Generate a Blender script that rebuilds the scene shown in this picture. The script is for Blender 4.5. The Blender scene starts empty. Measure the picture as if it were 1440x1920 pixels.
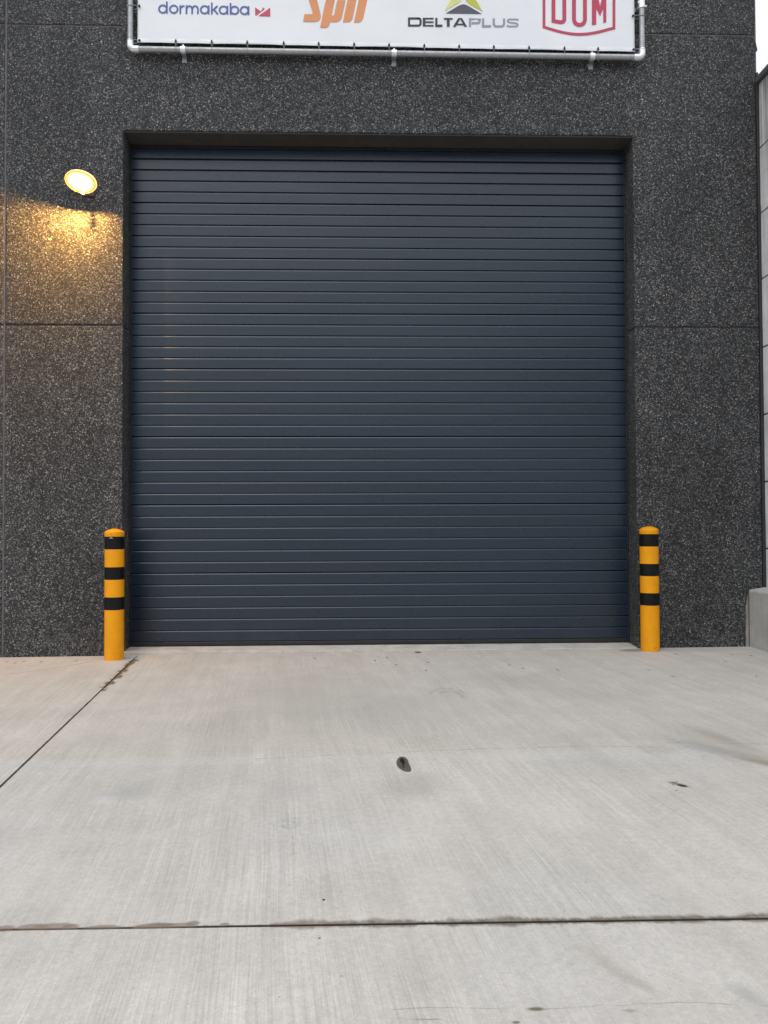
import bpy, bmesh, math, random
from mathutils import Vector, Matrix
random.seed(7)
R = math.radians
S = bpy.context.scene

# ------------------------------------------------------------ camera, sky, sun, exposure
F, H, D = 1439.587, 1.04751, 6.90164
YAW, PIT, ROL = .0293144, .0205377, -.00428234
cy, sy, cp, sp, cr, sr = math.cos(YAW), math.sin(YAW), math.cos(PIT), math.sin(PIT), math.cos(ROL), math.sin(ROL)
fx = Vector((sy, cy, 0)); rt = Vector((cy, -sy, 0)); zz = Vector((0, 0, 1))
fw = fx*cp + zz*sp; u = zz*cp - fx*sp
RT = rt*cr + u*sr; UP = u*cr - rt*sr
CAM = Vector((0, -D, H))
cam = bpy.data.cameras.new('camera'); co = bpy.data.objects.new('camera', cam)
S.collection.objects.link(co); S.camera = co
M3 = Matrix((RT, UP, -fw)).transposed()
co.matrix_world = Matrix.Translation(CAM) @ M3.to_4x4()
cam.sensor_fit = 'HORIZONTAL'; cam.sensor_width = 36; cam.lens = 36*F/1440
cam.clip_start = .05; cam.clip_end = 2000

W = bpy.data.worlds.new('World'); S.world = W; W.use_nodes = True
SUN_EL, SUN_AZ = R(48), R(200)          # high behind the camera, veiled by cloud
nt = W.node_tree; nt.nodes.clear()
def wn(t, **k):
    n = nt.nodes.new(t)
    for a, b in k.items(): setattr(n, a, b)
    return n
sky = wn('ShaderNodeTexSky', sky_type='NISHITA', sun_disc=False, sun_elevation=SUN_EL, sun_rotation=SUN_AZ,
         air_density=1.0, dust_density=4.0, ozone_density=1.0)
hs = wn('ShaderNodeHueSaturation'); hs.inputs['Saturation'].default_value = .22
bg = wn('ShaderNodeBackground'); bg.inputs['Strength'].default_value = .115
wo = wn('ShaderNodeOutputWorld')
tc = wn('ShaderNodeTexCoord'); sx = wn('ShaderNodeSeparateXYZ')
mr = wn('ShaderNodeMapRange'); mr.inputs[1].default_value = 0; mr.inputs[2].default_value = 1
mr.inputs[3].default_value = .45; mr.inputs[4].default_value = 1.55
mx = wn('ShaderNodeVectorMath', operation='MULTIPLY')
L = nt.links.new
cl = wn('ShaderNodeMix', data_type='RGBA'); cl.inputs[0].default_value = .78      # even cloud over the clear-sky colour
cl.inputs[7].default_value = (10.6, 10.9, 11.4, 1)
L(sky.outputs[0], hs.inputs['Color']); L(hs.outputs[0], cl.inputs[6]); L(cl.outputs[2], mx.inputs[0])
L(tc.outputs['Generated'], sx.inputs[0]); L(sx.outputs['Z'], mr.inputs[0]); L(mr.outputs[0], mx.inputs[1])
L(mx.outputs[0], bg.inputs['Color']); L(bg.outputs[0], wo.inputs[0])

sl = bpy.data.lights.new('sun', 'SUN'); sl.energy = .5; sl.angle = R(35); sl.color = (1, .97, .93)
so = bpy.data.objects.new('sun', sl); S.collection.objects.link(so)
sd = Vector((math.sin(SUN_AZ)*math.cos(SUN_EL), math.cos(SUN_AZ)*math.cos(SUN_EL), math.sin(SUN_EL)))
so.rotation_euler = sd.to_track_quat('Z', 'Y').to_euler()
S.render.engine = 'CYCLES'
S.view_settings.view_transform = 'Standard'; S.view_settings.look = 'None'
S.view_settings.exposure = 0.0; S.view_settings.gamma = 1

# ------------------------------------------------------------ where a sight line meets a plane of the place
def ray(px, py): return fw + RT*((px-720)/F) - UP*((py-960)/F)
def at(px, py, Y):
    r = ray(px, py); return CAM + r*((Y+D)/r.y)
GA, GB = -.029, .0055                     # pavement: z = GA + GB*x, a slight fall to the left
def gz(x): return GA + GB*x
def gr(px, py):
    r = ray(px, py); n = Vector((-GB, 0, 1))
    t = (GA - CAM.dot(n))/r.dot(n); return CAM + r*t

# ------------------------------------------------------------ mesh helpers
def obj(name, bm, mat=None, parent=None, smooth=False, bevel=0, loc=None):
    me = bpy.data.meshes.new(name)
    if loc is not None: bmesh.ops.translate(bm, verts=bm.verts, vec=-Vector(loc))
    if smooth:
        bm.normal_update()
        for e_ in bm.edges:
            if len(e_.link_faces) == 2 and e_.calc_face_angle(0) > R(38): e_.smooth = False
    bm.to_mesh(me); bm.free()
    if mat: me.materials.append(mat)
    o = bpy.data.objects.new(name, me); S.collection.objects.link(o)
    if loc is not None: o.location = loc
    if smooth:
        for p in me.polygons: p.use_smooth = True
    if bevel:
        b = o.modifiers.new('bevel', 'BEVEL'); b.width = bevel; b.segments = 2; b.limit_method = 'ANGLE'; b.angle_limit = R(35)
    if parent: o.parent = parent
    return o
def thing(name, label, cat, loc=(0, 0, 0), group=None):
    o = bpy.data.objects.new(name, None); S.collection.objects.link(o); o.location = loc
    o.empty_display_size = .1
    o['label'] = label; o['category'] = cat
    if group: o['group'] = group
    return o
def box(bm, x0, x1, y0, y1, z0, z1):
    v = [bm.verts.new((x, y, z)) for x in (x0, x1) for y in (y0, y1) for z in (z0, z1)]
    for f in ((0, 1, 3, 2), (4, 6, 7, 5), (0, 4, 5, 1), (2, 3, 7, 6), (0, 2, 6, 4), (1, 5, 7, 3)):
        bm.faces.new([v[i] for i in f])
def prism(bm, pts, y0, y1):
    """outline in x,z extruded along y"""
    a = [bm.verts.new((x, y0, z)) for x, z in pts]; b = [bm.verts.new((x, y1, z)) for x, z in pts]
    n = len(pts)
    bm.faces.new(a); bm.faces.new(b[::-1])
    for i in range(n):
        j = (i+1) % n; bm.faces.new((a[j], a[i], b[i], b[j]))
    bmesh.ops.recalc_face_normals(bm, faces=bm.faces)
def lathe(bm, prof, cx=0, cy_=0, n=48, cap=True):
    rings = []
    for r, z in prof:
        if r < 1e-6: rings.append([bm.verts.new((cx, cy_, z))])
        else: rings.append([bm.verts.new((cx+r*math.cos(2*math.pi*i/n), cy_+r*math.sin(2*math.pi*i/n), z)) for i in range(n)])
    for a, b in zip(rings, rings[1:]):
        for i in range(n):
            j = (i+1) % n
            if len(a) == 1: bm.faces.new((a[0], b[i], b[j]))
            elif len(b) == 1: bm.faces.new((a[i], a[j], b[0]))
            else: bm.faces.new((a[i], a[j], b[j], b[i]))
    if cap:
        if len(rings[0]) > 1: bm.faces.new(rings[0][::-1])
        if len(rings[-1]) > 1: bm.faces.new(rings[-1])
def tube(bm, pts, r, n=12, closed=False, caps=True):
    pts = [Vector(p) for p in pts]; m = len(pts); rings = []
    ref = Vector((.31, .17, .93))
    for i, p in enumerate(pts):
        if closed: t = pts[(i+1) % m] - pts[i-1]
        else: t = pts[min(i+1, m-1)] - pts[max(i-1, 0)]
        t.normalize()
        a = t.cross(ref if i == 0 else b_).normalized() if i == 0 else None
        if i == 0: a_ = a
        else: a_ = (a_ - t*a_.dot(t)).normalized()
        b_ = t.cross(a_)
        rings.append([bm.verts.new(p + (a_*math.cos(2*math.pi*k/n) + b_*math.sin(2*math.pi*k/n))*r) for k in range(n)])
    seq = list(zip(rings, rings[1:])) + ([(rings[-1], rings[0])] if closed else [])
    for x, y in seq:
        for k in range(n):
            l = (k+1) % n; bm.faces.new((x[k], x[l], y[l], y[k]))
    if caps and not closed: bm.faces.new(rings[0][::-1]); bm.faces.new(rings[-1])
    bmesh.ops.recalc_face_normals(bm, faces=bm.faces)

# ------------------------------------------------------------ material helpers
class Mat:
    def __init__(s, name, color=(.5, .5, .5), rough=.6, metal=0, spec=.5):
        s.m = bpy.data.materials.new(name); s.m.use_nodes = True
        s.t = s.m.node_tree; s.b = s.t.nodes['Principled BSDF']
        s.b.inputs['Base Color'].default_value = (*color, 1)
        s.b.inputs['Roughness'].default_value = rough; s.b.inputs['Metallic'].default_value = metal
        s.b.inputs['Specular IOR Level'].default_value = spec
        s.pos = s.n('ShaderNodeNewGeometry').outputs['Position']
    def n(s, t, ins=None, **k):
        n = s.t.nodes.new(t)
        for a, b in k.items(): setattr(n, a, b)
        for a, b in (ins or {}).items():
            if hasattr(b, 'is_linked') or isinstance(b, bpy.types.NodeSocket): s.t.links.new(b, n.inputs[a])
            else: n.inputs[a].default_value = b
        return n
    def math(s, op, a, b=None, c=None, clamp=False):
        d = {0: a}
        if b is not None: d[1] = b
        if c is not None: d[2] = c
        return s.n('ShaderNodeMath', d, operation=op, use_clamp=clamp).outputs[0]
    def vm(s, op, a, b=None):
        d = {0: a}
        if b is not None: d[1] = b
        n = s.n('ShaderNodeVectorMath', d, operation=op)
        return n.outputs['Value'] if op in ('DOT_PRODUCT', 'LENGTH', 'DISTANCE') else n.outputs['Vector']
    def noise(s, vec, scale=1, detail=2, rough=.5, dist=0):
        return s.n('ShaderNodeTexNoise', {'Vector': vec, 'Scale': scale, 'Detail': detail, 'Roughness': rough, 'Distortion': dist}).outputs['Fac']
    def mapr(s, v, a, b, c=0., d=1., smooth=True):
        return s.n('ShaderNodeMapRange', {0: v, 1: a, 2: b, 3: c, 4: d}, interpolation_type='SMOOTHSTEP' if smooth else 'LINEAR').outputs[0]
    def mix(s, f, a, b):
        n = s.t.nodes.new('ShaderNodeMix'); n.data_type = 'RGBA'
        for i, v in ((0, f), (6, a), (7, b)):
            if isinstance(v, bpy.types.NodeSocket): s.t.links.new(v, n.inputs[i])
            else: n.inputs[i].default_value = v if i == 0 else (*v, 1) if len(v) == 3 else v
        return n.outputs[2]
    def scalec(s, col, f):
        n = s.n('ShaderNodeVectorMath', {0: col}, operation='SCALE')
        if isinstance(f, bpy.types.NodeSocket): s.t.links.new(f, n.inputs['Scale'])
        else: n.inputs['Scale'].default_value = f
        return n.outputs['Vector']
    def ramp(s, f, stops):
        n = s.n('ShaderNodeValToRGB', {0: f}); r = n.color_ramp
        while len(r.elements) < len(stops): r.elements.new(.5)
        for e, (p, c) in zip(r.elements, stops): e.position = p; e.color = (*c, 1)
        return n.outputs[0]
    def col(s, v): s.t.links.new(v, s.b.inputs['Base Color'])
    def rgh(s, v): s.t.links.new(v, s.b.inputs['Roughness'])
    def bump(s, h, dist, strength=1.0, prev=None):
        d = {'Height': h, 'Distance': dist, 'Strength': strength}
        if prev: d['Normal'] = prev
        o = s.n('ShaderNodeBump', d).outputs[0]
        s.t.links.new(o, s.b.inputs['Normal']); return o
    def sep(s, v): return s.n('ShaderNodeSeparateXYZ', {0: v}).outputs
    def comb(s, x, y, z): return s.n('ShaderNodeCombineXYZ', {0: x, 1: y, 2: z}).outputs[0]
    # distance in plan to a segment
    def seg(s, a, b, vec=None):
        p = vec or s.flat; a = Vector((a[0], a[1], 0)); b = Vector((b[0], b[1], 0)); ab = b-a
        pa = s.vm('SUBTRACT', p, a)
        t = s.math('DIVIDE', s.vm('DOT_PRODUCT', pa, ab), ab.length_squared, clamp=True)
        q = s.scalec(s.comb(ab.x, ab.y, 0.), t)
        return s.vm('DISTANCE', pa, q), t

def pebble(name, tint=(1, 1, 1), gain=1.0):
    m = Mat(name, rough=.62, spec=.35)
    wob = m.n('ShaderNodeTexNoise', {'Vector': m.pos, 'Scale': 70., 'Detail': 1.})
    v2 = m.vm('ADD', m.pos, m.scalec(wob.outputs['Color'], .012))
    a = m.n('ShaderNodeTexVoronoi', {'Vector': v2, 'Scale': 116., 'Randomness': 1.}, feature='F1')
    b = m.n('ShaderNodeTexVoronoi', {'Vector': v2, 'Scale': 116., 'Randomness': 1.}, feature='DISTANCE_TO_EDGE')
    rnd = m.sep(a.outputs['Color'])
    c = m.ramp(rnd['X'], [(0, (.018, .0195, .022)), (.32, (.036, .039, .043)), (.58, (.080, .084, .089)), (.80, (.165, .170, .175)), (.95, (.30, .30, .30)), (1, (.52, .515, .51))])
    warm = m.mix(m.mapr(rnd['Y'], .6, 1., 0, .5), c, m.vm('MULTIPLY', c, (1.14, 1.0, .82)))
    edge = m.mapr(b.outputs['Distance'], .0, .16)
    c = m.mix(edge, (.016*tint[0], .018*tint[1], .021*tint[2]), warm)
    big = m.noise(m.pos, .9, 3, .6); mid = m.noise(m.pos, 9., 2)
    c = m.scalec(c, m.math('MULTIPLY', m.mapr(big, .3, .7, .88*gain, 1.12*gain), m.mapr(mid, .3, .7, .9, 1.1)))
    sv = m.sep(m.pos)
    run = m.noise(m.comb(m.math('MULTIPLY', sv['X'], 3.2), m.math('MULTIPLY', sv['Y'], 3.2), m.math('MULTIPLY', sv['Z'], .35)), 1, 4, .6)
    c = m.scalec(c, m.mapr(run, .3, .7, .90, 1.10))
    # pale splash dirt low on the wall
    z = m.sep(m.pos)['Z']
    low = m.math('MULTIPLY', m.mapr(z, .30, -.03, 0., .55), m.mapr(m.noise(m.pos, 26., 3), .52, .66))
    c = m.mix(low, c, (.20, .19, .17))
    m.col(c)
    h = m.math('MULTIPLY', edge, m.math('ADD', rnd['Z'], .4))
    m.bump(h, .007, .9)
    return m.m

def simple(name, color, rough=.5, metal=0, var=.08, scale=12, spec=.5, bump=0):
    m = Mat(name, color, rough, metal, spec)
    n = m.noise(m.pos, scale, 4, .6)
    m.col(m.mix(m.mapr(n, .25, .75), tuple(c*(1-var) for c in color), tuple(min(1, c*(1+var)) for c in color)))
    m.rgh(m.mapr(m.noise(m.pos, scale*2.3, 3), .3, .7, rough*.85, min(1, rough*1.15)))
    if bump: m.bump(m.noise(m.pos, scale*8, 3), bump)
    return m.m

WALL = pebble('exposed aggregate', gain=1.07)
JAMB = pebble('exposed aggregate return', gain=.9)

def concrete(name, base=(.36, .35, .33), streak=0.12, dirt=.3):
    m = Mat(name, base, .82, 0, .3)
    s_ = m.sep(m.pos)
    st = m.noise(m.comb(m.math('MULTIPLY', s_['X'], 22.), m.math('MULTIPLY', s_['Y'], 22.), m.math('MULTIPLY', s_['Z'], 2.)), 1, 4, .6)
    bl = m.noise(m.pos, 5, 4, .6); fine = m.noise(m.pos, 160, 2)
    f = m.math('MULTIPLY', m.mapr(st, .25, .75, 1-streak, 1+streak), m.math('MULTIPLY', m.mapr(bl, .3, .7, .88, 1.1), m.mapr(fine, .3, .7, .94, 1.05)))
    c = m.scalec(m.n('ShaderNodeRGB').outputs[0], f); m.t.nodes[-1] if False else None
    rgb = [n for n in m.t.nodes if n.bl_idname == 'ShaderNodeRGB'][0]; rgb.outputs[0].default_value = (*base, 1)
    c = m.mix(m.math('MULTIPLY', m.mapr(m.noise(m.pos, 7, 5, .65), .56, .72), dirt), c, (base[0]*.5, base[1]*.47, base[2]*.4))
    m.col(c); m.bump(m.noise(m.pos, 90, 4, .6), .0015)
    return m

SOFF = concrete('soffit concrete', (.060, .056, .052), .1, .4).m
CONC = concrete('pale precast concrete', (.74, .74, .745), .12, .25)
# dark weathering streaks running down from the coping
s_ = CONC.sep(CONC.pos)
run = CONC.noise(CONC.comb(CONC.math('MULTIPLY', s_['X'], 9.), CONC.math('MULTIPLY', s_['Y'], 26.), CONC.math('MULTIPLY', s_['Z'], .8)), 1, 4, .6)
old = CONC.b.inputs['Base Color'].links[0].from_socket
CONC.col(CONC.mix(CONC.math('MULTIPLY', CONC.mapr(s_['Z'], 3.9, 5.0, 0., .8), CONC.mapr(run, .36, .62)), old, (.11, .105, .09)))
CONC = CONC.m
LOWC = concrete('cast concrete of the low wall', (.46, .46, .44), .1, .25).m
MORT = concrete('mortar smear', (.27, .25, .23), .2, .3).m
SILL = concrete('threshold concrete', (.52, .50, .46), .05, .3).m

SEAL = simple('grey sealant', (.105, .10, .115), .7, 0, .2, 30)
DSEAL = simple('dark joint tape', (.022, .023, .028), .6, 0, .2, 20)
RUB = simple('black rubber', (.016, .016, .017), .55, 0, .3, 18)
YEL = None
def yellow():
    m = Mat('yellow powder coat', (.80, .36, .02), .38, 0, .28)
    n = m.noise(m.pos, 7, 4, .6)
    c = m.mix(m.mapr(n, .3, .7), (.80, .325, .003), (.88, .365, .004))
    z = m.sep(m.pos)['Z']
    g = m.math('MULTIPLY', m.mapr(z, .16, -.03, 0., 1.), m.mapr(m.noise(m.pos, 40, 4, .7), .5, .7))
    c = m.mix(m.math('MULTIPLY', g, .25), c, (.22, .15, .07))
    sc = m.noise(m.comb(m.math('MULTIPLY', m.sep(m.pos)['X'], 40.), m.math('MULTIPLY', m.sep(m.pos)['Y'], 40.), m.math('MULTIPLY', z, 9.)), 1, 5, .7)
    c = m.mix(m.math('MULTIPLY', m.mapr(sc, .66, .72), .45), c, (.30, .17, .05))
    m.col(c); m.rgh(m.mapr(m.noise(m.pos, 16, 3), .3, .7, .32, .46)); m.bump(m.noise(m.pos, 420, 2), .0003)
    return m.m
YEL = yellow()
BLK = simple('black tape', (.006, .006, .0075), .38, 0, .3, 20, .22)
def galv(name, c0, c1, rough, metal=.85):
    m = Mat(name, c0, rough, metal)
    v = m.n('ShaderNodeTexVoronoi', {'Vector': m.pos, 'Scale': 60.}).outputs['Color']
    m.col(m.mix(m.math('MULTIPLY', m.sep(v)['X'], .6), c0, c1)); m.rgh(m.mapr(m.noise(m.pos, 25, 3), .3, .7, rough*.8, rough*1.2))
    return m.m
GALV = galv('weathered galvanised tube', (.42, .43, .445), (.32, .33, .345), .5, .6)
ZINC = galv('bright zinc', (.86, .90, .92), (.78, .84, .86), .30, .55)
CORD = simple('grey elastic cord', (.34, .33, .34), .7, 0, .2, 60)

def banner_mat():
    m = Mat('banner vinyl', (.80, .81, .83), .42, 0, .4)
    n = m.noise(m.pos, 2.2, 3)
    c = m.mix(m.mapr(n, .3, .7), (.80, .835, .875), (.835, .865, .90))
    m.col(c); m.bump(m.noise(m.pos, 5., 3), .006, .6)
    return m.m
VINYL = banner_mat()
def ink(n, c): return simple(n, c, .45, 0, .03, 8)
INK_BLUE = ink('blue print', (.055, .10, .34)); INK_RED = ink('red print', (.50, .045, .105))
INK_ORANGE = ink('orange print', (.70, .28, .11)); INK_DARK = ink('charcoal print', (.012, .022, .032))
INK_GREY = ink('lilac grey print', (.30, .29, .36)); INK_SLATE = ink('slate print', (.075, .072, .105))
INK_LIME = ink('lime print', (.50, .52, .045)); INK_PALE = ink('pale lime print', (.68, .70, .22))

def door_mat():
    m = Mat('anthracite door coating', (.030, .036, .048), .42, 0, .62)
    s_ = m.sep(m.pos)
    grain = m.noise(m.comb(m.math('MULTIPLY', s_['X'], 5.), s_['Y'], m.math('MULTIPLY', s_['Z'], 160.)), 1, 3, .6)
    pan = m.noise(m.comb(m.math('MULTIPLY', s_['X'], .35), 0., m.math('MULTIPLY', s_['Z'], 1.7)), 1, 2)
    c = m.mix(m.mapr(pan, .3, .7), (.0090, .0200, .038), (.0115, .0238, .043))
    c = m.scalec(c, m.mapr(grain, .3, .7, .95, 1.05))
    # dust and scuffs near the bottom
    sc = m.math('MULTIPLY', m.mapr(s_['Z'], .35, 0., 0., 1.), m.mapr(m.noise(m.pos, 55, 5, .75), .66, .74))
    c = m.mix(m.math('MULTIPLY', sc, .35), c, (.22, .22, .22))
    dust = m.math('MULTIPLY', m.mapr(s_['Z'], .4, 0., 0., .035), m.mapr(m.noise(m.pos, 3, 4), .3, .7))
    c = m.mix(dust, c, (.25, .23, .2))
    m.col(c); m.rgh(m.mapr(m.noise(m.pos, 3, 4), .3, .7, .26, .30)); b0 = m.bump(m.noise(m.comb(m.math('MULTIPLY', s_['X'], 1.6), 0., m.math('MULTIPLY', s_['Z'], 7.)), 1, 2), .004, .5)
    m.bump(m.noise(m.pos, 600, 2), .0003, 1., b0)
    return m.m
DOOR = door_mat()

# ------------------------------------------------------------ paving
SK = .118                                  # broom lines and the long joint run a little skew to the wall
def xl(y): return -1.952 - SK*(y+.0)       # x of the long joint
_a, _b = gr(0, 1743), gr(1440, 1722)
KJ = (_b.y-_a.y)/(_b.x-_a.x)
def yj(x): return _a.y + KJ*(x-_a.x)
YJ = yj(-1.39)
def ground_mat():
    m = Mat('brushed concrete paving', (.5, .49, .47), .85, 0, .25)
    s_ = m.sep(m.pos); x, y = s_['X'], s_['Y']
    m.flat = m.comb(x, y, 0.)
    uu = m.math('ADD', x, m.math('MULTIPLY', y, SK))
    wob = m.math('MULTIPLY', m.noise(m.flat, .7, 2), .03)
    uu = m.math('ADD', uu, wob)
    def lines(su, sv, d=2, r=.5): return m.noise(m.comb(m.math('MULTIPLY', uu, su), m.math('MULTIPLY', y, sv), 0.), 1, d, r)
    l1 = lines(185, 2.4, 3, .7); l2 = lines(84, 1.4, 3, .65); l3 = lines(11, .5, 4, .6)
    b1 = m.noise(m.flat, .55, 4, .6); b2 = m.noise(m.flat, 3.2, 5, .65, .4); b3 = m.noise(m.flat, 38, 4, .7)
    mask = m.mapr(m.noise(m.flat, 1.3, 4, .6), .35, .62, .25, 1.)
    f = m.math('ADD', 1., m.math('MULTIPLY', m.math('SUBTRACT', l1, .5), m.math('MULTIPLY', mask, .64)))
    f = m.math('MULTIPLY', f, m.math('ADD', 1., m.math('MULTIPLY', m.math('SUBTRACT', l2, .5), m.math('MULTIPLY', mask, .30))))
    f = m.math('MULTIPLY', f, m.mapr(l3, .25, .75, .94, 1.05))
    f = m.math('MULTIPLY', f, m.mapr(b2, .25, .75, .93, 1.06))
    f = m.math('MULTIPLY', f, m.mapr(b1, .3, .7, .94, 1.05))
    f = m.math('MULTIPLY', f, m.mapr(m.noise(m.flat, 150, 3, .7), .3, .7, .93, 1.07))
    f = m.math('MULTIPLY', f, m.mapr(b3, .3, .7, .93, 1.06))
    c = m.mix(m.mapr(m.noise(m.flat, .8, 3), .35, .65), (.532, .500, .458), (.532, .508, .474))
    # the pour nearest the door is a shade browner, ending in a soft line
    pour = m.mapr(m.math('ADD', y, m.math('MULTIPLY', m.noise(m.flat, 6, 3), .03)), -3.235, -3.155)
    pour = m.math('MULTIPLY', pour, m.mapr(x, 1.6, -.4, .25, 1.))
    c = m.mix(m.math('MULTIPLY', pour, .7), c, (.520, .480, .432))
    band = m.math('SUBTRACT', 1., m.mapr(m.math('ABSOLUTE', m.math('ADD', y, 3.29)), .03, .10))
    c = m.mix(m.math('MULTIPLY', band, .35), c, (.56, .55, .53))
    c = m.scalec(c, f)
    gm = m.mapr(m.noise(m.flat, 2.4, 3, .6), .35, .65, .15, 1.)
    c = m.mix(m.math('MULTIPLY', m.mapr(m.noise(m.flat, 75, 2, .6), .61, .70), m.math('MULTIPLY', gm, .5)), c, (.27, .255, .235))
    c = m.mix(m.math('MULTIPLY', m.mapr(m.noise(m.comb(y, x, 3.), 95, 2, .6), .62, .70), .35), c, (.72, .70, .67))
    # pits
    vo = m.n('ShaderNodeTexVoronoi', {'Vector': m.flat, 'Scale': 26., 'Randomness': 1.})
    pr = m.sep(vo.outputs['Color'])['X']
    pit = m.math('MULTIPLY', m.math('SUBTRACT', 1., m.mapr(vo.outputs['Distance'], .03, .11)), m.mapr(pr, .70, .85))
    pit = m.math('MULTIPLY', pit, m.mapr(b2, .42, .62))
    c = m.mix(m.math('MULTIPLY', pit, .62), c, (.17, .16, .15))
    vo = m.n('ShaderNodeTexVoronoi', {'Vector': m.flat, 'Scale': 4.2, 'Randomness': 1.})
    pit2 = m.math('MULTIPLY', m.math('SUBTRACT', 1., m.mapr(vo.outputs['Distance'], .022, .045)), m.mapr(m.sep(vo.outputs['Color'])['Y'], .72, .8))
    c = m.mix(m.math('MULTIPLY', pit2, .6), c, (.10, .095, .09))
    def noisev(sc, d=3, r=.6): return m.noise(m.flat, sc, d, r)
    fine = noisev(30, 4, .65)
    # brown water staining along the cross joint
    dj = m.math('SUBTRACT', y, m.math('ADD', m.math('MULTIPLY', x, KJ), yj(0.)))
    w1 = m.noise(m.comb(m.math('MULTIPLY', x, 4.2), 3.7, 0.), 1, 3, .55)
    w2 = m.noise(m.comb(m.math('MULTIPLY', x, 9.), 8.1, 0.), 1, 3, .6)
    wid = m.math('ADD', m.math('MULTIPLY', m.mapr(w1, .42, .60), .010), m.math('MULTIPLY', m.mapr(x, -.32, -.18), m.mapr(w2, .28, .72, .011, .037)))
    rag = m.math('ADD', m.math('MULTIPLY', m.math('SUBTRACT', fine, .5), .016), m.math('MULTIPLY', m.math('SUBTRACT', l2, .5), .03))
    wid = m.math('ADD', wid, m.math('MULTIPLY', rag, m.mapr(wid, .002, .012)))
    up = m.math('SUBTRACT', 1., m.mapr(m.math('DIVIDE', m.math('MAXIMUM', dj, 0.), m.math('MAXIMUM', wid, .0005)), .35, 1.15))
    dn = m.math('SUBTRACT', 1., m.mapr(m.math('DIVIDE', m.math('MAXIMUM', m.math('MULTIPLY', dj, -1.), 0.), m.math('MAXIMUM', m.math('MULTIPLY', wid, .72), .0005)), .3, 1.15))
    stn = m.math('MULTIPLY', m.math('MULTIPLY', up, dn), m.mapr(fine, .2, .7, .6, 1.))
    c = m.mix(m.math('MULTIPLY', stn, .86), c, m.mix(m.mapr(x, -.4, .1), (.235, .185, .140), (.095, .068, .040)))
    # tight dark edge of both joints
    edge = m.math('SUBTRACT', 1., m.mapr(m.math('ABSOLUTE', dj), .0038, .0075))
    c = m.mix(m.math('MULTIPLY', edge, .93), c, (.028, .023, .018))
    dl = m.math('ABSOLUTE', m.math('SUBTRACT', x, m.math('ADD', m.math('MULTIPLY', y, -SK), -1.952)))
    edge = m.math('MULTIPLY', m.math('SUBTRACT', 1., m.mapr(dl, .0038, .010)), m.mapr(noisev(9), .3, .6, .7, 1.))
    c = m.mix(m.math('MULTIPLY', edge, .85), c, (.05, .042, .03))
    # earth and moss washed along the long joint close to the bollard
    a, b = gr(252, 1238), gr(196, 1290)
    ds, t = m.seg(a, b)
    ws = m.math('MULTIPLY', m.mapr(noisev(7, 3), .40, .6, .008, .05), 1.)
    mk = m.math('SUBTRACT', 1., m.mapr(m.math('DIVIDE', ds, ws), .6, 1.05))
    c = m.mix(m.math('MULTIPLY', mk, m.mapr(fine, .25, .6, .5, .95)), c, (.115, .082, .035))
    # hairline cracks and trowel lines
    def crack(pts, w, dark, colr=(.16, .14, .12), amp=.02, fr=14):
        nonlocal c
        nz = m.n('ShaderNodeTexNoise', {'Vector': m.flat, 'Scale': float(fr), 'Detail': 3.}).outputs['Color']
        p = m.vm('ADD', m.flat, m.scalec(m.vm('SUBTRACT', nz, (.5, .5, .5)), amp))
        p = m.vm('MULTIPLY', p, (1, 1, 0))
        dd = None
        for q0, q1 in zip(pts, pts[1:]):
            d_, _ = m.seg(gr(*q0), gr(*q1), p)
            dd = d_ if dd is None else m.math('MINIMUM', dd, d_)
        k = m.math('SUBTRACT', 1., m.mapr(dd, w*.4, w))
        k = m.math('MULTIPLY', k, m.mapr(noisev(11, 3), .40, .56, .12, 1.))
        c = m.mix(m.math('MULTIPLY', k, dark), c, colr)
    crack([(-60, 1277), (0, 1267), (62, 1258), (100, 1253), (140, 1246), (176, 1240)], .011, .65, amp=.012)
    crack([(480, 1423), (690, 1413), (880, 1405), (1100, 1399), (1240, 1400)], .006, .42, amp=.02, fr=8)
    crack([(1240, 1393), (1330, 1393), (1480, 1396)], .006, .5, amp=.03, fr=8)
    crack([(735, 1893), (930, 1889), (1010, 1892), (1200, 1882), (1460, 1884)], .0028, .38, amp=.03, fr=9)
    crack([(690, 1907), (830, 1913)], .0035, .5, amp=.02)
    crack([(1058, 1706), (1052, 1738)], .003, .4, amp=.01)
    # blots: middle, half sizes (as seen, turned into metres on the paving), turn, colour, strength, softness, raggedness
    def blot(px, py, a, b, turn, colr, k, soft=.25, rag=.25, fr=18):
        nonlocal c
        p = gr(px, py); dpt = (p-CAM).dot(fw)
        kx = dpt/F; ky = dpt*dpt/(F*(H-p.z))
        v = m.vm('SUBTRACT', m.flat, (p.x, p.y, 0)); v = m.vm('MULTIPLY', v, (1/kx, 1/ky, 0))
        ct, st_ = math.cos(turn), math.sin(turn)
        e1 = m.math('DIVIDE', m.vm('DOT_PRODUCT', v, (ct, st_, 0)), float(a)); e2 = m.math('DIVIDE', m.vm('DOT_PRODUCT', v, (-st_, ct, 0)), float(b))
        rr = m.vm('LENGTH', m.comb(e1, e2, 0.))
        rr = m.math('ADD', rr, m.math('MULTIPLY', m.math('SUBTRACT', noisev(fr, 3), .5), rag*2))
        q = m.math('SUBTRACT', 1., m.mapr(rr, 1-soft, 1+soft))
        c = m.mix(m.math('MULTIPLY', q, k), c, colr)
    OIL = (.092, .077, .062)
    blot(755, 1431, 11.5, 12.5, R(-38), OIL, .97, .07, .22, 16)
    blot(759, 1437, 11.5, 9.5, R(-30), OIL, .97, .07, .16, 12)
    blot(764, 1442, 7, 5.5, R(-10), OIL, .97, .07, .15, 12)
    blot(754, 1426, 4.6, 4.6, 0, (.008, .008, .008), .97, .25, .3, 50)
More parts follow.
